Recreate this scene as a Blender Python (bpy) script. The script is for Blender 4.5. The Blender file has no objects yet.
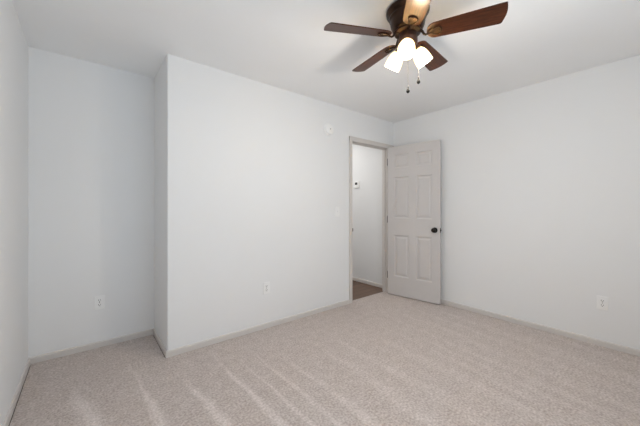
import bpy, bmesh, math, random
from math import pi, sin, cos, radians as R
from mathutils import Vector, Matrix
random.seed(4)
S = bpy.context.scene
C = S.collection

# ---------------------------------------------------------------- camera, world, light, exposure
H = 2.44
CAM_Z, YAW, F = 1.1979, 0.8867, 287.03
YA, XB, XE, YC, XL, YR = 2.5639, 3.4732, 0.5065, 3.1217, -0.3419, -0.474
cam = bpy.data.objects.new('camera', bpy.data.cameras.new('camera')); C.objects.link(cam)
cam.data.sensor_width = 36; cam.data.lens = F / 640 * 36
cam.data.shift_y = -0.0075; cam.data.clip_start = 0.02
cam.location = (0, 0, CAM_Z); cam.rotation_euler = (pi/2, 0, YAW - pi/2)
S.camera = cam
w = bpy.data.worlds.new('daylight'); S.world = w; w.use_nodes = True
w.node_tree.nodes['Background'].inputs[0].default_value = (0.80, 0.90, 1.0, 1)
w.node_tree.nodes['Background'].inputs[1].default_value = 1.0

def area(name, loc, rot, sx, sy, watts, col):
    l = bpy.data.lights.new(name, 'AREA'); l.shape = 'RECTANGLE'; l.size = sx; l.size_y = sy
    l.energy = watts; l.color = col
    o = bpy.data.objects.new(name, l); C.objects.link(o); o.location = loc; o.rotation_euler = rot
    return o
# daylight entering through the windows in the wall behind the camera
area('window_daylight', (1.05, YR - 0.10, 1.45), (R(86), 0, 0), 2.0, 1.30, 2.0, (0.72, 0.86, 1.0))
# added fill lamp at the window, tilted up to brighten the ceiling
area('ceiling_fill', (0.90, YR - 0.06, 1.15), (R(126), 0, 0), 1.7, 0.70, 15.5, (0.76, 0.89, 1.0))
# added lamp under the hallway ceiling, out of view, to light the hall
area('hall_fill', (2.75, 3.55, 2.40), (0, 0, 0), 0.5, 0.5, 8.5, (1.0, 0.98, 0.95))
S.view_settings.view_transform = 'Standard'; S.view_settings.look = 'None'
S.view_settings.gamma = 1; S.view_settings.use_curve_mapping = False
S.view_settings.exposure = 0.0
S.cycles.use_denoising = True
S.cycles.max_bounces = 12; S.cycles.diffuse_bounces = 8; S.cycles.glossy_bounces = 4
S.cycles.transmission_bounces = 6
S.cycles.caustics_reflective = False; S.cycles.caustics_refractive = False
BULB_W = 14

# ---------------------------------------------------------------- materials
def srgb(r, g, b):
    f = lambda c: (c/255/12.92) if c/255 <= .04045 else ((c/255+.055)/1.055)**2.4
    return (f(r), f(g), f(b), 1)

def mat(name, col, rough=.6, metal=0, coat=0, spec=.5):
    m = bpy.data.materials.new(name); m.use_nodes = True
    b = m.node_tree.nodes['Principled BSDF']
    b.inputs['Base Color'].default_value = col; b.inputs['Roughness'].default_value = rough
    b.inputs['Metallic'].default_value = metal; b.inputs['Coat Weight'].default_value = coat
    b.inputs['Coat Roughness'].default_value = .2
    b.inputs['Specular IOR Level'].default_value = spec
    return m, m.node_tree, b

def N(nt, t, **kw):
    n = nt.nodes.new(t)
    for k, v in kw.items(): setattr(n, k, v)
    return n

def noise_colour(nt, b, c1, c2, scale, detail=4, stretch=(1, 1, 1), lo=.35, hi=.65, bump=0, bump_scale=None, bdist=.002):
    tc = N(nt, 'ShaderNodeTexCoord'); mp = N(nt, 'ShaderNodeMapping'); mp.inputs['Scale'].default_value = stretch
    nt.links.new(tc.outputs['Object'], mp.inputs[0])
    n = N(nt, 'ShaderNodeTexNoise'); n.inputs['Scale'].default_value = scale; n.inputs['Detail'].default_value = detail
    nt.links.new(mp.outputs[0], n.inputs['Vector'])
    r = N(nt, 'ShaderNodeValToRGB'); r.color_ramp.elements[0].position = lo; r.color_ramp.elements[1].position = hi
    r.color_ramp.elements[0].color = c1; r.color_ramp.elements[1].color = c2
    nt.links.new(n.outputs['Fac'], r.inputs[0]); nt.links.new(r.outputs[0], b.inputs['Base Color'])
    if bump:
        n2 = N(nt, 'ShaderNodeTexNoise'); n2.inputs['Scale'].default_value = bump_scale or scale
        n2.inputs['Detail'].default_value = 3
        nt.links.new(tc.outputs['Object'], n2.inputs['Vector'])
        bp = N(nt, 'ShaderNodeBump'); bp.inputs['Strength'].default_value = bump; bp.inputs['Distance'].default_value = bdist
        nt.links.new(n2.outputs['Fac'], bp.inputs['Height']); nt.links.new(bp.outputs[0], b.inputs['Normal'])
    return tc, n, r

def v4(x, y, z): return (x, y, z, 1)
M = {}
m, nt, b = mat('wall_paint', v4(.80, .80, .79), .7, spec=.25)
noise_colour(nt, b, v4(.815, .817, .818), v4(.828, .83, .831), 1.2, bump=.12, bump_scale=160, bdist=.001); M['wall'] = m
m, nt, b = mat('ceiling_paint', v4(.78, .78, .775), .85, spec=.2)
noise_colour(nt, b, v4(.895, .892, .888), v4(.905, .902, .898), 2, bump=.15, bump_scale=120, bdist=.001); M['ceil'] = m
m, nt, b = mat('trim_paint', v4(.60, .565, .54), .45)
noise_colour(nt, b, v4(.645, .61, .58), v4(.66, .625, .595), 3, bump=.05, bump_scale=60); M['trim'] = m
m, nt, b = mat('door_paint', v4(.62, .59, .575), .42)
noise_colour(nt, b, v4(.615, .585, .57), v4(.63, .60, .585), 3, bump=.06, bump_scale=40, stretch=(1, 1, 1)); M['door'] = m
m, nt, b = mat('white_plastic', v4(.80, .80, .80), .35); noise_colour(nt, b, v4(.86, .86, .86), v4(.88, .88, .87), 5); M['plastic'] = m
m, nt, b = mat('grey_plastic', v4(.5, .5, .5), .5); M['grey'] = m
m, nt, b = mat('dark_slot', v4(.2, .2, .2), .6); M['slot'] = m
m, nt, b = mat('display_black', v4(.04, .04, .04), .4); M['display'] = m
m, nt, b = mat('oil_rubbed_bronze', v4(.06, .035, .022), .32, metal=.85)
noise_colour(nt, b, v4(.015, .010, .008), v4(.055, .028, .016), 9, bump=0); M['bronze'] = m
m, nt, b = mat('rubbed_copper_bronze', v4(.20, .09, .055), .38, metal=.7)
noise_colour(nt, b, v4(.09, .045, .03), v4(.20, .10, .065), 14); M['copper'] = m
m, nt, b = mat('gilded_bronze', v4(.5, .33, .13), .35, metal=.8)
noise_colour(nt, b, v4(.025, .014, .008), v4(.10, .055, .028), 30); M['gilt'] = m
m, nt, b = mat('black_bronze', v4(.012, .010, .009), .3, spec=.15)
noise_colour(nt, b, v4(.010, .009, .008), v4(.02, .016, .013), 20); b.inputs['Roughness'].default_value = .5; M['black'] = m
m, nt, b = mat('steel', v4(.10, .09, .085), .35, metal=.9); M['steel'] = m
m, nt, b = mat('chain_brass', v4(.16, .14, .13), .4, metal=.6); M['chain'] = m
# cherry wood of the blades
m, nt, b = mat('cherry_wood', v4(.12, .04, .02), .30, coat=0, spec=.38)
b.inputs['Specular Tint'].default_value = v4(1, .80, .62)
tc, n, r = noise_colour(nt, b, v4(.018, .006, .003), v4(.088, .024, .010), 9, 6, (1.2, 14, 14), .3, .75)
M['wood'] = m
# lit frosted glass
m = bpy.data.materials.new('frosted_glass'); m.use_nodes = True; nt = m.node_tree; nt.nodes.clear()
o = N(nt, 'ShaderNodeOutputMaterial'); t = N(nt, 'ShaderNodeBsdfTranslucent'); d = N(nt, 'ShaderNodeBsdfDiffuse'); g = N(nt, 'ShaderNodeBsdfGlossy')
tc = N(nt, 'ShaderNodeTexCoord'); no = N(nt, 'ShaderNodeTexNoise'); no.inputs['Scale'].default_value = 18
ra = N(nt, 'ShaderNodeValToRGB'); ra.color_ramp.elements[0].color = v4(.90, .80, .60); ra.color_ramp.elements[1].color = v4(.95, .88, .72)
nt.links.new(tc.outputs['Object'], no.inputs['Vector']); nt.links.new(no.outputs['Fac'], ra.inputs[0])
nt.links.new(ra.outputs[0], t.inputs[0]); nt.links.new(ra.outputs[0], d.inputs[0]); g.inputs['Roughness'].default_value = .25
x1 = N(nt, 'ShaderNodeMixShader'); x2 = N(nt, 'ShaderNodeMixShader'); x1.inputs[0].default_value = .45; x2.inputs[0].default_value = .06
nt.links.new(t.outputs[0], x1.inputs[1]); nt.links.new(d.outputs[0], x1.inputs[2])
nt.links.new(x1.outputs[0], x2.inputs[1]); nt.links.new(g.outputs[0], x2.inputs[2]); nt.links.new(x2.outputs[0], o.inputs[0]); M['shade'] = m
m, nt, b = mat('glowing_bulb', v4(1, .95, .85), .4)
b.inputs['Emission Color'].default_value = v4(1, .90, .70); b.inputs['Emission Strength'].default_value = 60; M['bulb'] = m
# hall wood floor
m, nt, b = mat('hall_planks', v4(.12, .07, .045), .4)
tc = N(nt, 'ShaderNodeTexCoord'); br = N(nt, 'ShaderNodeTexBrick')
br.inputs['Color1'].default_value = v4(.25, .14, .085); br.inputs['Color2'].default_value = v4(.17, .095, .06)
br.inputs['Mortar'].default_value = v4(.03, .018, .012); br.inputs['Scale'].default_value = 1
br.inputs['Brick Width'].default_value = 1.1; br.inputs['Row Height'].default_value = .125; br.inputs['Mortar Size'].default_value = .003
mx = N(nt, 'ShaderNodeMixRGB', blend_type='MULTIPLY'); mx.inputs[0].default_value = .6
no = N(nt, 'ShaderNodeTexNoise'); no.inputs['Scale'].default_value = 6; no.inputs['Detail'].default_value = 6
mp = N(nt, 'ShaderNodeMapping'); mp.inputs['Scale'].default_value = (1, 12, 1)
nt.links.new(tc.outputs['Object'], br.inputs['Vector']); nt.links.new(tc.outputs['Object'], mp.inputs[0]); nt.links.new(mp.outputs[0], no.inputs['Vector'])
nt.links.new(br.outputs['Color'], mx.inputs[1]); nt.links.new(no.outputs['Fac'], mx.inputs[2]); nt.links.new(mx.outputs[0], b.inputs['Base Color']); M['planks'] = m
m, nt, b = mat('subfloor', v4(.17, .13, .105), .9); M['subfloor'] = m

# carpet: speckled cut pile with vacuum tracks, the nap's reflection painted as lighter wedges
def carpet():
    m, nt, b = mat('beige_carpet', v4(.4, .33, .3), .95, spec=.08)
    L = nt.links.new
    def mt(op, a, c=None, clamp=False):
        n = N(nt, 'ShaderNodeMath', operation=op); n.use_clamp = clamp
        for i, v in enumerate((a, c)):
            if v is None: continue
            if isinstance(v, (int, float)): n.inputs[i].default_value = v
            else: L(v, n.inputs[i])
        return n.outputs[0]
    tc = N(nt, 'ShaderNodeTexCoord'); sp = N(nt, 'ShaderNodeSeparateXYZ'); L(tc.outputs['Object'], sp.inputs[0])
    wob = N(nt, 'ShaderNodeTexNoise'); wob.inputs['Scale'].default_value = 1.6; wob.inputs['Detail'].default_value = 2
    L(tc.outputs['Object'], wob.inputs['Vector'])
    wv = mt('MULTIPLY', mt('SUBTRACT', wob.outputs['Fac'], .5), .13)
    X, Y = sp.outputs[0], sp.outputs[1]
    # strokes fan out a little about a far pivot behind the operator
    ang = mt('DIVIDE', mt('SUBTRACT', X, 1.0), mt('ADD', Y, 9.0))
    u = mt('ADD', mt('ADD', mt('MULTIPLY', ang, 11.4), wv), mt('ADD', 10.0, mt('ADD', mt('MULTIPLY', mt('SINE', mt('MULTIPLY', ang, 45.0)), .10), mt('MULTIPLY', mt('SINE', mt('MULTIPLY', ang, 97.0)), .05))))
    uq = mt('DIVIDE', u, .225)
    ph = mt('FRACT', uq)
    # each stroke gets its own length and strength
    wn = N(nt, 'ShaderNodeTexWhiteNoise', noise_dimensions='1D'); L(mt('FLOOR', uq), wn.inputs['W'])
    wd = mt('MULTIPLY', mt('SUBTRACT', mt('ADD', mt('ADD', mt('MULTIPLY', wn.outputs['Value'], .40), 2.40), mt('MULTIPLY', mt('LESS_THAN', X, XE), .5)), Y), .34)
    wd = mt('MAXIMUM', mt('MINIMUM', wd, .60), 0.0)
    e = mt('MULTIPLY', mt('SUBTRACT', wd, ph), 7, clamp=True)
    e2 = mt('MULTIPLY', ph, 9, clamp=True)
    wedge = mt('MULTIPLY', e, e2)
    brk = N(nt, 'ShaderNodeTexNoise'); brk.inputs['Scale'].default_value = 1.7; L(tc.outputs['Object'], brk.inputs['Vector'])
    # tracks are crisp on the left half of the room and fainter to the right
    side = mt('SUBTRACT', 1.25, mt('MULTIPLY', X, .55), clamp=True)
    side = mt('MAXIMUM', side, .22)
    wedge = mt('MULTIPLY', mt('MULTIPLY', wedge, side), mt('MULTIPLY', mt('SUBTRACT', brk.outputs['Fac'], .22), 3.4, clamp=True))
    fine = N(nt, 'ShaderNodeTexNoise'); fine.inputs['Scale'].default_value = 75; fine.inputs['Detail'].default_value = 3
    L(tc.outputs['Object'], fine.inputs['Vector'])
    big = N(nt, 'ShaderNodeTexNoise'); big.inputs['Scale'].default_value = 14; big.inputs['Detail'].default_value = 3
    L(tc.outputs['Object'], big.inputs['Vector'])
    f = mt('ADD', mt('MULTIPLY', mt('SUBTRACT', fine.outputs['Fac'], .5), 1.9), mt('MULTIPLY', mt('SUBTRACT', big.outputs['Fac'], .5), .5))
    f = mt('ADD', mt('ADD', f, mt('MULTIPLY', wedge, .40)), .34)
    r = N(nt, 'ShaderNodeValToRGB'); L(f, r.inputs[0])
    r.color_ramp.elements[0].color = CARPET_DARK; r.color_ramp.elements[1].color = CARPET_LIGHT
    L(r.outputs[0], b.inputs['Base Color'])
    vo = N(nt, 'ShaderNodeTexVoronoi'); vo.inputs['Scale'].default_value = 180; L(tc.outputs['Object'], vo.inputs['Vector'])
    bp = N(nt, 'ShaderNodeBump'); bp.inputs['Strength'].default_value = .6; bp.inputs['Distance'].default_value = .004
    L(mt('ADD', vo.outputs['Distance'], fine.outputs['Fac']), bp.inputs['Height']); L(bp.outputs[0], b.inputs['Normal'])
    b.inputs['Sheen Weight'].default_value = .15
    return m
CARPET_DARK = v4(.41, .345, .312); CARPET_LIGHT = v4(.77, .695, .665)
M['carpet'] = carpet()

# ---------------------------------------------------------------- mesh helpers
def box(bm, x0, x1, y0, y1, z0, z1, bev=0, seg=2):
    b2 = bmesh.new(); bmesh.ops.create_cube(b2, size=1)
    for v in b2.verts:
        v.co = Vector(((x0+x1)/2 + v.co.x*(x1-x0), (y0+y1)/2 + v.co.y*(y1-y0), (z0+z1)/2 + v.co.z*(z1-z0)))
    if bev: bmesh.ops.bevel(b2, geom=b2.edges[:], offset=bev, segments=seg, profile=.5, affect='EDGES')
    merge(bm, b2)

def merge(bm, b2, mtx=None):
    if mtx is not None: b2.transform(mtx)
    vm = {v: bm.verts.new(v.co) for v in b2.verts}
    for f in b2.faces:
        nf = bm.faces.new([vm[v] for v in f.verts]); nf.smooth = f.smooth
    b2.free()

def prism(bm, pts, z0, z1):
    lo = [bm.verts.new((x, y, z0)) for x, y in pts]; hi = [bm.verts.new((x, y, z1)) for x, y in pts]
    n = len(pts)
    bm.faces.new(list(reversed(lo))); bm.faces.new(hi)
    for i in range(n): bm.faces.new([lo[i], lo[(i+1) % n], hi[(i+1) % n], hi[i]])

def lathe(bm, prof, seg=48, mtx=None, smooth=True):
    """prof: (r, z) pairs; r = 0 ends are closed to a pole"""
    b2 = bmesh.new(); rings = []
    for r, z in prof:
        if r < 1e-6: rings.append([b2.verts.new((0, 0, z))])
        else: rings.append([b2.verts.new((r*cos(2*pi*i/seg), r*sin(2*pi*i/seg), z)) for i in range(seg)])
    for a, c in zip(rings, rings[1:]):
        for i in range(seg):
            j = (i+1) % seg
            if len(a) == 1 and len(c) == 1: continue
            if len(a) == 1: f = b2.faces.new([a[0], c[j], c[i]])
            elif len(c) == 1: f = b2.faces.new([a[i], a[j], c[0]])
            else: f = b2.faces.new([a[i], a[j], c[j], c[i]])
            f.smooth = smooth
    bmesh.ops.recalc_face_normals(b2, faces=b2.faces)
    merge(bm, b2, mtx)

def tube(bm, pts, rad, seg=10, closed=False, flat=1.0):
    """tube of radius rad (or one per point) through pts"""
    P = [Vector(p) for p in pts]; n = len(P); rings = []
    for i, p in enumerate(P):
        a = P[(i-1) % n] if (closed or i) else P[0]; c = P[(i+1) % n] if (closed or i < n-1) else P[-1]
        t = (c-a).normalized(); up = Vector((0, 0, 1)) if abs(t.z) < .95 else Vector((1, 0, 0))
        s = t.cross(up).normalized(); q = s.cross(t)
        r = rad[i] if isinstance(rad, (list, tuple)) else rad
        rings.append([bm.verts.new(p + s*r*cos(2*pi*k/seg) + q*r*flat*sin(2*pi*k/seg)) for k in range(seg)])
    for i in range(n if closed else n-1):
        a, c = rings[i], rings[(i+1) % n]
        for k in range(seg):
            f = bm.faces.new([a[k], a[(k+1) % seg], c[(k+1) % seg], c[k]]); f.smooth = True
    if not closed:
        bm.faces.new(list(reversed(rings[0]))); bm.faces.new(rings[-1])

def obj(name, bm, m, parent=None, label=None):
    bmesh.ops.recalc_face_normals(bm, faces=bm.faces)
    me = bpy.data.meshes.new(name); bm.to_mesh(me); bm.free(); me.materials.append(m)
    o = bpy.data.objects.new(name, me); C.objects.link(o)
    if parent: o.parent = parent
    if label: o['label'] = label
    return o

def thing(name, label, cat, loc=(0, 0, 0), rz=0, group=None):
    o = bpy.data.objects.new(name, None); C.objects.link(o); o.empty_display_size = .05
    o.location = loc; o.rotation_euler = (0, 0, rz); o['label'] = label; o['category'] = cat
    if group: o['group'] = group
    return o

def struct(name, bm, m, label=None):
    o = obj(name, bm, m); o['kind'] = 'structure'
    if label: o['label'] = label
    return o

# ---------------------------------------------------------------- room shell
TW = .085                                   # partition thickness
OX0, OX1, OZ = 2.6155, 3.330, 2.045        # clear doorway
YH, XH = 4.10, 3.4517                      # hallway end and its right-hand wall
# carpet with the narrow gap at the alcove's two side baseboards
bm = bmesh.new()
g = .0155
prism(bm, [(XL+g, YR), (XB, YR), (XB, YA), (OX1+.01, YA), (OX1+.01, 2.62), (OX0-.01, 2.62), (OX0-.01, YA), (XE+.002, YA-.0), (XE-g, YA-.012),
           (XE-g, YC), (XL+g, YC)], -.012, 0)
struct('floor', bm, M['carpet'], 'beige carpet with vacuum tracks')
bm = bmesh.new(); box(bm, XL-.12, XB+.12, YR-.12, YC+.12, -.10, -.012); struct('floor_base', bm, M['subfloor'])
bm = bmesh.new(); box(bm, 1.9, XH+.02, 2.622, YH, -.0119, -.003); struct('floor_hall', bm, M['planks'], 'dark wood plank floor of the hallway')
bm = bmesh.new(); box(bm, 1.8, XH+.12, YC+.12, YH+.1, -.10, -.012); struct('floor_hall_base', bm, M['subfloor'])
bm = bmesh.new(); box(bm, XL-.12, XB+.12, YR-.2, YC+.12, H, H+.1); struct('ceiling', bm, M['ceil'])
bm = bmesh.new(); box(bm, 1.8, XH+.12, YC+.12, YH+.1, H, H+.1); struct('ceiling_hall', bm, M['ceil'])
bm = bmesh.new(); box(bm, XL-.12, XL, YR-.12, YC+.12, -.012, H); struct('wall_left', bm, M['wall'])
bm = bmesh.new(); box(bm, XL, XE+.11, YC, YC+.12, -.012, H); struct('wall_alcove', bm, M['wall'])
bm = bmesh.new(); box(bm, XB, XB+.12, YR-.12, YA+TW, -.012, H); struct('wall_right', bm, M['wall'])
# L-shaped partition with a rounded outer corner, then the piece over and right of the doorway
bm = bmesh.new()
rc = .012
arc = [(XE+rc-rc*sin(t), YA+rc-rc*cos(t)) for t in [pi/2*k/6 for k in range(7)]]
prism(bm, [(XE, YC)] + list(reversed(arc)) + [(OX0-.018, YA), (OX0-.018, YA+TW), (XE+.11, YA+TW), (XE+.11, YC)], -.012, H)
box(bm, OX0-.018, XB, YA, YA+TW, OZ+.018, H); box(bm, OX1+.018, XB, YA, YA+TW, -.012, OZ+.018)
struct('wall_front', bm, M['wall'])
bm = bmesh.new(); box(bm, XH, XH+.1, YA+TW, YH, -.012, H); struct('wall_hall', bm, M['wall'])
bm = bmesh.new(); box(bm, 1.8, XH+.1, YH, YH+.1, -.012, H); struct('wall_hall_end', bm, M['wall'])
bm = bmesh.new(); box(bm, 1.8, 1.9, YA+TW, YH, -.012, H); struct('wall_hall_left', bm, M['wall'])
# wall behind the camera with a wide window
WX0, WX1, WZ0, WZ1 = .03, 2.07, .78, 2.12
bm = bmesh.new()
box(bm, XL, XB, YR-.12, YR, -.012, WZ0); box(bm, XL, XB, YR-.12, YR, WZ1, H)
box(bm, XL, WX0, YR-.12, YR, WZ0, WZ1); box(bm, WX1, XB, YR-.12, YR, WZ0, WZ1)
struct('wall_back', bm, M['wall'])
bm = bmesh.new()
for x in (WX0, (WX0+WX1)/2-.025, WX1-.05): box(bm, x, x+.05, YR-.075, YR-.03, WZ0, WZ1, .004)
for z in (WZ0, WZ1-.05): box(bm, WX0, WX1, YR-.07, YR-.035, z, z+.05, .004)
box(bm, WX0-.04, WX1+.04, YR-.03, YR+.05, WZ0-.025, WZ0, .005)
struct('window_1', bm, M['plastic'])

# baseboards
BH, BT = .052, .012
def base(name, x0, y0, x1, y1, nx, ny, m0=0, m1=0):
    """run from p0 to p1 on a wall face, (nx, ny) pointing into the room; rounded top edge"""
    bm = bmesh.new()
    prof = [(0, 0), (BT, 0), (BT, BH-.012), (BT*.85, BH-.005), (BT*.45, BH-.001), (0, BH)]
    d = Vector((x1-x0, y1-y0, 0)).normalized()
    a = []; c = []
    for t, z in prof:
        a.append(bm.verts.new(Vector((x0+nx*t, y0+ny*t, z)) + d*m0*t)); c.append(bm.verts.new(Vector((x1+nx*t, y1+ny*t, z)) + d*m1*t))
    n = len(prof)
    bm.faces.new(list(reversed(a))); bm.faces.new(c)
    for i in range(n): bm.faces.new([a[i], a[(i+1) % n], c[(i+1) % n], c[i]])
    return struct(name, bm, M['trim'])
base('baseboard_left', XL, YR, XL, YC, 1, 0)
base('baseboard_alcove', XL, YC, XE, YC, 0, -1, 1, -1)
base('baseboard_return', XE, YC, XE, YA, -1, 0, 0, 1)
base('baseboard_front', XE, YA, 2.5576, YA, 0, -1, -1, 0)
base('baseboard_right', XB, YA, XB, YR, -1, 0, 0, 0)
base('baseboard_back', XL, YR, XB, YR, 0, 1)
base('baseboard_hall', XH, YH, XH, YA+TW, -1, 0)
base('baseboard_hall_end', 1.9, YH, XH, YH, 0, -1)

# doorway: jambs with stops, narrow casing
bm = bmesh.new()
jy0, jy1 = YA-.002, YA+TW+.004
box(bm, OX0-.018, OX0, jy0, jy1, -.012, OZ+.018); box(bm, OX1, OX1+.018, jy0, jy1, -.012, OZ+.018)
box(bm, OX0, OX1, jy0, jy1, OZ, OZ+.018)
box(bm, OX0, OX0+.011, YA+.040, YA+.072, -.003, OZ, .002); box(bm, OX1-.011, OX1, YA+.040, YA+.072, -.003, OZ, .002)
box(bm, OX0+.011, OX1-.011, YA+.040, YA+.072, OZ-.011, OZ, .002)
struct('trim_1', bm, M['trim'], 'door jamb and stops')
bm = bmesh.new()
cy0 = YA-.015
box(bm, 2.5576, OX0-.006, cy0, YA, 0, 2.105, .003); box(bm, OX1+.006, OX1+.063, cy0, YA, 0, OZ+.006, .003)
box(bm, 2.5576+.0, XB-.006, cy0-.001, YA, OZ+.003, 2.105, .003)
struct('trim_2', bm, M['trim'], 'narrow flat casing around the doorway')
bm = bmesh.new()
box(bm, OX0-.063, OX0-.006, YA+TW, YA+TW+.013, 0, 2.105, .003)
box(bm, OX0-.063, OX1+.063, YA+TW, YA+TW+.013, OZ+.006, 2.105, .003)
struct('trim_3', bm, M['trim'], 'casing on the hallway side')
# strike plate on the left jamb
bm = bmesh.new()
box(bm, OX0-.001, OX0+.0015, YA+.004, YA+.034, .895, .955); box(bm, OX0-.008, OX0+.0015, cy0-.004, YA+.004, .905, .945, .001)
o = obj('strike_plate', bm, M['steel']); o['label'] = 'small dark metal strike plate on the left jamb of the doorway'; o['category'] = 'strike plate'

# ---------------------------------------------------------------- door
HX, HY, FX, FY = 3.2657, 2.5085, 3.3759, 1.7973
DW, DH, DT, DG = .712, 2.03, .035, .012
rz = math.atan2(1.7973-2.4965, 3.3759-3.2675)
door = thing('door', 'open six-panel greige door with dark round knob, swung against the right wall', 'door', (HX, HY, 0), rz)
# local: x along the slab from the hinge, visible face at y = 0 facing -y ... slab body towards +y
xs = [0, .095, .314, .408, .622, DW]; zs = [0, .250, .823, 1.045, 1.615, 1.730, 1.922, DH]
def door_face(bm, y, s):
    for i in range(5):
        for k in range(7):
            x0, x1, z0, z1 = xs[i], xs[i+1], zs[k]+DG, zs[k+1]+DG
            def ring(ins, dep): return [bm.verts.new(p) for p in ((x0+ins, y+s*dep, z0+ins), (x1-ins, y+s*dep, z0+ins), (x1-ins, y+s*dep, z1-ins), (x0+ins, y+s*dep, z1-ins))]
            if i in (1, 3) and k in (1, 3, 5):
                rs = [ring(0, 0), ring(.006, .001), ring(.013, .0085), ring(.022, .0095), ring(.030, .0085), ring(.045, .003), ring(.052, .0025)]
                for a, c in zip(rs, rs[1:]):
                    for q in range(4): bm.faces.new([a[q], a[(q+1) % 4], c[(q+1) % 4], c[q]])
                bm.faces.new(rs[-1])
            else: bm.faces.new(ring(0, 0))
bm = bmesh.new()
SGN = 1 if True else -1
# the side of the slab away from the camera is local +y (towards the right wall)
door_face(bm, 0, SGN); door_face(bm, SGN*DT, -SGN)
for (a, c) in (((0, DG), (DW, DG)), ((DW, DG), (DW, DG+DH)), ((DW, DG+DH), (0, DG+DH)), ((0, DG+DH), (0, DG))):
    bm.faces.new([bm.verts.new(p) for p in ((a[0], 0, a[1]), (c[0], 0, c[1]), (c[0], SGN*DT, c[1]), (a[0], SGN*DT, a[1]))])
bmesh.ops.remove_doubles(bm, verts=bm.verts, dist=1e-5)
obj('door_slab', bm, M['door'], door)
# knob pairs (rose, stem, ball) on both faces
KX, KZ = .652, .925
for s in (-1, 1):
    y0 = 0 if s < 0 else DT
    mt_ = Matrix.Translation((KX, y0, KZ)) @ Matrix.Rotation(R(90) if s < 0 else R(-90), 4, 'X')
    k = 1.0 if s < 0 else .80
    bm = bmesh.new()
    lathe(bm, [(0, 0), (.033, 0), (.0335, .003), (.031, .007), (.016, .010), (.012, .013), (0, .013)], 40, mt_)
    rs_ = obj('knob_rose', bm, M['black'], door)
    bm = bmesh.new()
    lathe(bm, [(.0115, .011), (.011, .026*k), (.016, .031*k), (.025, .037*k), (.0285, .046*k), (.0275, .055*k), (.021, .062*k), (.010, .0655*k), (0, .066*k)], 40, mt_)
    obj('door_knob', bm, M['black'], door, 'black-bronze round knob')
bm = bmesh.new()
box(bm, DW-.001, DW+.0015, DT/2-.012, DT/2+.012, KZ-.028, KZ+.028); box(bm, DW, DW+.011, DT/2-.008, DT/2+.006, KZ-.009, KZ+.009, .002)
obj('latch', bm, M['black'], door)
for z in (.274, 1.044, 1.842):
    bm = bmesh.new()
    tube(bm, [(-.006, .006, z-.045), (-.006, .006, z+.045)], .0055, 12)
    for zz in (z-.049, z+.046): lathe(bm, [(0, 0), (.0045, 0), (.0045, .003), (0, .003)], 12, Matrix.Translation((-.006, .006, zz)))
    box(bm, -.0025, .0005, .004, DT-.003, z-.045, z+.045)
    h_ = obj('hinge', bm, M['steel'], door)

# ---------------------------------------------------------------- wall fittings
def on_wall(name, label, cat, wall, u, z, group=None):
    """local x = along the wall, local -y = out of the wall"""
    if wall == 'front': loc, r_ = (u, YA, z), 0
    elif wall == 'alcove': loc, r_ = (u, YC, z), 0
    elif wall == 'right': loc, r_ = (XB, u, z), R(-90)
    elif wall == 'hall': loc, r_ = (XH, u, z), R(-90)
    return thing(name, label, cat, loc, r_, group)

def outlet(label, wall, u, z):
    t = on_wall('wall_outlet', label, 'outlet', wall, u, z, 'white duplex wall outlets')
    bm = bmesh.new(); box(bm, -.036, .036, -.006, 0, -.059, .059, .003, 3); obj('cover_plate', bm, M['plastic'], t)
    for s in (-1, 1):
        bm = bmesh.new()
        pts = []
        for k in range(32):
            a = 2*pi*k/32; x, y = .0175*cos(a), .0175*sin(a); pts.append((x, max(-.0135, min(.0135, y))))
        prism(bm, pts, 0, .003)
        bm.transform(Matrix.Translation((0, -.0055, s*.0195)) @ Matrix.Rotation(R(90), 4, 'X'))
        rc_ = obj('receptacle', bm, M['plastic'], t)
        bm = bmesh.new(); zc = s*.0195
        box(bm, -.0085, -.0052, -.0090, -.0080, zc-.003, zc+.009); box(bm, .0052, .0085, -.0090, -.0080, zc-.002, zc+.008)
        lathe(bm, [(0, 0), (.0036, 0), (.0036, .0009), (0, .0009)], 14, Matrix.Translation((0, -.0080, zc-.0075)) @ Matrix.Rotation(R(90), 4, 'X'))
        obj('slots', bm, M['slot'], rc_, 'dark socket slots')
    bm = bmesh.new(); lathe(bm, [(0, 0), (.0032, 0), (.0025, .0014), (0, .0016)], 14, Matrix.Translation((0, -.006, 0)) @ Matrix.Rotation(R(90), 4, 'X'))
    obj('screw', bm, M['steel'], t)
    return t
outlet('white duplex outlet low on the back wall of the left alcove', 'alcove', .091, .385)
outlet('white duplex outlet low on the wide wall between alcove and doorway', 'front', 1.398, .400)
outlet('white duplex outlet low on the right wall beyond the door', 'right', .381, .376)

t = on_wall('light_switch', 'white toggle light switch on the wall left of the doorway', 'light switch', 'front', 2.357, 1.155)
bm = bmesh.new(); box(bm, -.036, .036, -.006, 0, -.059, .059, .003, 3); obj('cover_plate', bm, M['plastic'], t)
bm = bmesh.new(); box(bm, -.0055, .0055, -.0075, -.0055, -.013, .013)
b2 = bmesh.new(); box(b2, -.0045, .0045, -.016, -.004, -.005, .005, .0015); merge(bm, b2, Matrix.Rotation(R(-22), 4, 'X')); obj('toggle', bm, M['plastic'], t)
for z in (-.03, .03):
    bm = bmesh.new(); lathe(bm, [(0, 0), (.003, 0), (.0024, .0012), (0, .0014)], 14, Matrix.Translation((0, -.006, z)) @ Matrix.Rotation(R(90), 4, 'X')); obj('screw', bm, M['plastic'], t)

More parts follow.
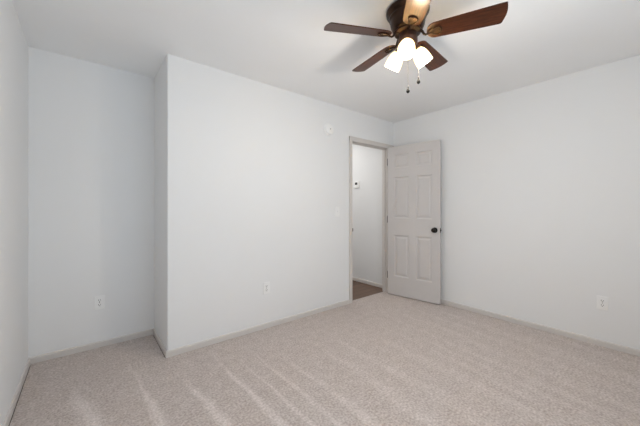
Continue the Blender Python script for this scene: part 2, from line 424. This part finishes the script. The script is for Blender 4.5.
t = on_wall('smoke_detector', 'round white smoke detector high on the wall left of the doorway', 'smoke detector', 'front', 2.215, 2.125)
rot = Matrix.Rotation(R(90), 4, 'X')
bm = bmesh.new(); lathe(bm, [(0, 0), (.070, 0), (.071, .004), (.070, .011), (.066, .013), (0, .013)], 56, rot); obj('mounting_base', bm, M['plastic'], t)
bm = bmesh.new(); lathe(bm, [(0, .013), (.060, .013), (.062, .017), (.061, .026), (.055, .034), (.046, .038), (.044, .0355), (.040, .0355), (.038, .039), (.020, .041), (0, .041)], 56, rot)
obj('sensor_cover', bm, M['plastic'], t)
bm = bmesh.new(); lathe(bm, [(0, .0405), (.0085, .0405), (.008, .0425), (0, .043)], 24, rot); obj('test_button', bm, M['grey'], t, 'small grey test button')

t = on_wall('thermostat', 'white square thermostat with dark display on the hallway wall', 'thermostat', 'hall', 3.268, 1.585)
bm = bmesh.new(); box(bm, -.062, .062, -.008, 0, -.062, .062, .003, 2); box(bm, -.052, .052, -.024, -.007, -.052, .052, .006, 3); obj('housing', bm, M['plastic'], t)
bm = bmesh.new(); box(bm, -.026, .026, -.0255, -.0235, -.006, .034, .001, 1); obj('display', bm, M['display'], t, 'dark display window')

# ---------------------------------------------------------------- ceiling fan
FXX, FYY = 1.559, 1.045
fan = thing('ceiling_fan', 'bronze ceiling fan with five cherry wood blades and three lit glass shades', 'ceiling fan', (FXX, FYY, H))
def zl(z): return z - H
bm = bmesh.new()
lathe(bm, [(0, 0), (.118, 0), (.127, zl(2.434)), (.131, zl(2.425)), (.129, zl(2.412)), (.121, zl(2.403)), (.113, zl(2.399)), (.111, zl(2.394)),
           (.114, zl(2.388)), (.113, zl(2.381)), (.108, zl(2.376)), (.106, zl(2.37)), (.105, zl(2.355)), (.101, zl(2.335)), (.093, zl(2.315)), (.084, zl(2.303)), (0, zl(2.303))], 72)
obj('motor_housing', bm, M['bronze'], fan)
bm = bmesh.new()
lathe(bm, [(0, zl(2.303)), (.078, zl(2.303)), (.080, zl(2.299)), (.080, zl(2.291)), (.076, zl(2.287)), (0, zl(2.287))], 64)
obj('flywheel', bm, M['bronze'], fan)
bm = bmesh.new()
lathe(bm, [(0, zl(2.288)), (.050, zl(2.288)), (.053, zl(2.284)), (.053, zl(2.258)), (.058, zl(2.255)), (.060, zl(2.250)), (.060, zl(2.225)), (.056, zl(2.212)), (.046, zl(2.200)),
           (.030, zl(2.191)), (.014, zl(2.187)), (.010, zl(2.180)), (.012, zl(2.175)), (.008, zl(2.168)), (0, zl(2.166))], 56)
obj('switch_housing', bm, M['copper'], fan)

# blades
ZB, PITCH = 2.272, R(15)
R0, R1 = .112, .519
def blade_outline():
    pts = []
    w0, w1 = .054, .068
    def wd(x): return w0 + (w1-w0)*(x-R0)/(R1-R0)
    # root: rounded end
    for k in range(13):
        a = pi/2 + pi*k/12
        pts.append((R0 + .042 + .042*cos(a), w0*sin(a)))
    for k in range(1, 7): x = R0+.042 + (R1-.03-R0-.042)*k/6; pts.append((x, -wd(x)))
    # tip: nearly square on one side, swept back and rounded on the other
    ra, rb = .008, .012; xa, xb = R1+.004, R1-.008
    for k in range(0, 5):
        a = -pi/2 + R(80)*k/4; pts.append((xa-ra + ra*cos(a), -(w1-ra) + ra*sin(a)))
    for k in range(1, 8):
        t = k/8; y = -(w1-ra) + (2*w1-ra-rb)*t; pts.append((xa + (xb-xa)*t + .010*sin(pi*t), y))
    for k in range(0, 6):
        a = R(12) + R(78)*k/5; pts.append((xb-rb + rb*cos(a), (w1-rb) + rb*sin(a)))
    for k in range(6, 0, -1): x = R0+.042 + (R1-.03-R0-.042)*k/6; pts.append((x, wd(x)))
    return pts
bm = bmesh.new(); prism(bm, blade_outline(), -.003, .003)
ee = [e for e in bm.edges if abs(e.verts[0].co.z-e.verts[1].co.z) < 1e-6 and len(e.link_faces) == 2]
bmesh.ops.bevel(bm, geom=ee, offset=.0015, segments=1, affect='EDGES')
bm.transform(Matrix.Rotation(-PITCH, 4, 'X'))
blade0 = obj('blade', bm, M['wood'], fan)
def rotp(p): return Matrix.Rotation(-PITCH, 3, 'X') @ Vector(p)
# bracket: S-shaped arm running from the flywheel into a horseshoe loop under the blade root
bm = bmesh.new()
arm = [(.060, 0, .022), (.078, 0, .020), (.088, 0, .008), (.096, 0, -.008), (.106, 0, -.015), (.118, 0, -.013), (.130, 0, -.010)]
tube(bm, arm, [.010, .010, .008, .007, .006, .006, .005], 10)
loop = []
for k in range(28):
    a = 2*pi*k/28
    x = .158 + .038*cos(a); y = .030*sin(a)*(.72+.50*cos(a)); loop.append(rotp((x, y, -.0075)))
tube(bm, loop, .0048, 8, closed=True)
for sx, sy in ((.182, 0), (.150, .018), (.150, -.018)):
    p = rotp((sx, sy, -.004)); lathe(bm, [(0, -.006), (.004, -.005), (.0055, -.002), (.0055, .001), (0, .001)], 12, Matrix.Translation(p))
br0 = obj('blade_bracket', bm, M['bronze'], blade0)
bm = bmesh.new()
prism(bm, [(.157 + .033*cos(2*pi*k/28), .0255*sin(2*pi*k/28)*(.72+.50*cos(2*pi*k/28))) for k in range(28)], -.0062, -.0034)
bm.transform(Matrix.Rotation(-PITCH, 4, 'X'))
pl0 = obj('bracket_plate', bm, M['gilt'], blade0, 'antique bronze plate inside the bracket loop')
TH = 2.6498
for k in range(5):
    if k == 0: bo = blade0
    else:
        bo = blade0.copy(); C.objects.link(bo); bo.parent = fan
        for s_ in (br0, pl0):
            c_ = s_.copy(); C.objects.link(c_); c_.parent = bo
    bo.location = (0, 0, zl(ZB)); bo.rotation_euler = (0, 0, TH - k*2*pi/5)

# light kit: three arms, glass shades and bulbs
TILT = R(55)
for k in range(3):
    th = 3.6708 + k*2*pi/3
    # local frame: origin at the mouth centre, axis pointing from mouth back to neck
    ax = Vector((-cos(TILT), 0, sin(TILT))); mouth = Vector((.1214, 0, zl(2.1135)))
    q = Vector((0, 0, 1)).rotation_difference(ax).to_matrix().to_4x4()
    TM = Matrix.Rotation(th, 4, 'Z') @ Matrix.Translation(mouth) @ q
    bm = bmesh.new()
    Ro = [(.0500, 0), (.0503, .010), (.0495, .030), (.0475, .052), (.043, .072), (.036, .088), (.029, .098), (.024, .103)]
    Ri = [(r-.003, z) for r, z in reversed(Ro)]
    prof = Ro + Ri + [Ro[0]]
    lathe(bm, prof, 48, TM)
    bmesh.ops.remove_doubles(bm, verts=bm.verts, dist=1e-5)
    sh = obj('lamp_shade', bm, M['shade'], fan, 'frosted glass bell shade, lit')
    bm = bmesh.new()
    lathe(bm, [(0, .092), (.011, .091), (.012, .085), (.016, .078), (.020, .069), (.021, .062), (.019, .055), (.013, .0505), (.006, .0488), (0, .0485)], 28, TM)
    bu = obj('light_bulb', bm, M['bulb'], sh, 'glowing bulb')
    bm = bmesh.new()
    lathe(bm, [(0, .090), (.016, .090), (.017, .0985), (.0275, .099), (.029, .104), (.028, .112), (.020, .120), (.013, .126), (0, .127)], 32, TM)
    obj('lamp_socket', bm, M['copper'], fan)
    bm = bmesh.new()
    e0 = TM @ Vector((0, 0, .122)); rdir = Vector((cos(th), sin(th), 0))
    tube(bm, [rdir*.030 + Vector((0, 0, zl(2.235))), rdir*.045 + Vector((0, 0, zl(2.238))), (rdir*.052 + Vector((0, 0, zl(2.232))))*.5 + e0*.5, e0], .009, 12)
    obj('lamp_arm', bm, M['copper'], fan)
    l = bpy.data.lights.new('bulb_light', 'POINT'); l.energy = BULB_W; l.color = (1, .935, .84); l.shadow_soft_size = .036
    lo = bpy.data.objects.new('bulb_light', l); C.objects.link(lo); lo.parent = fan; lo.location = TM @ Vector((0, 0, .006))

# pull chains with dark teardrop knobs
RV = Vector((sin(YAW), -cos(YAW), 0)); FV = Vector((cos(YAW), sin(YAW), 0))
for (pos, ztop, zend) in ((RV*.006 + FV*.012, 2.172, 1.963), (RV*.075 + FV*.02, 2.225, 2.025)):
    bm = bmesh.new(); n = 34
    p0 = Vector((pos.x, pos.y, 0))
    tube(bm, [p0 + Vector((0, 0, zl(ztop))), p0 + Vector((0, 0, zl(zend)))], .0009, 6)
    L_ = ztop - zend
    for k in range(int(L_/.006)):
        b2 = bmesh.new(); bmesh.ops.create_icosphere(b2, subdivisions=1, radius=.0017); merge(bm, b2, Matrix.Translation(p0 + Vector((0, 0, zl(ztop) - k*.006))))
    if ztop > 2.2:
        tube(bm, [p0*.80 + Vector((0, 0, zl(ztop)+.004)), p0 + Vector((0, 0, zl(ztop)))], .003, 8)
    ch = obj('pull_chain', bm, M['chain'], fan)
    bm = bmesh.new()
    lathe(bm, [(0, .004), (.0035, .003), (.004, -.002), (.0045, -.008), (.009, -.020), (.011, -.029), (.009, -.036), (.004, -.040), (0, -.041)], 24, Matrix.Translation(p0 + Vector((0, 0, zl(zend)))))
    obj('pull_knob', bm, M['black'], ch, 'dark teardrop pull')
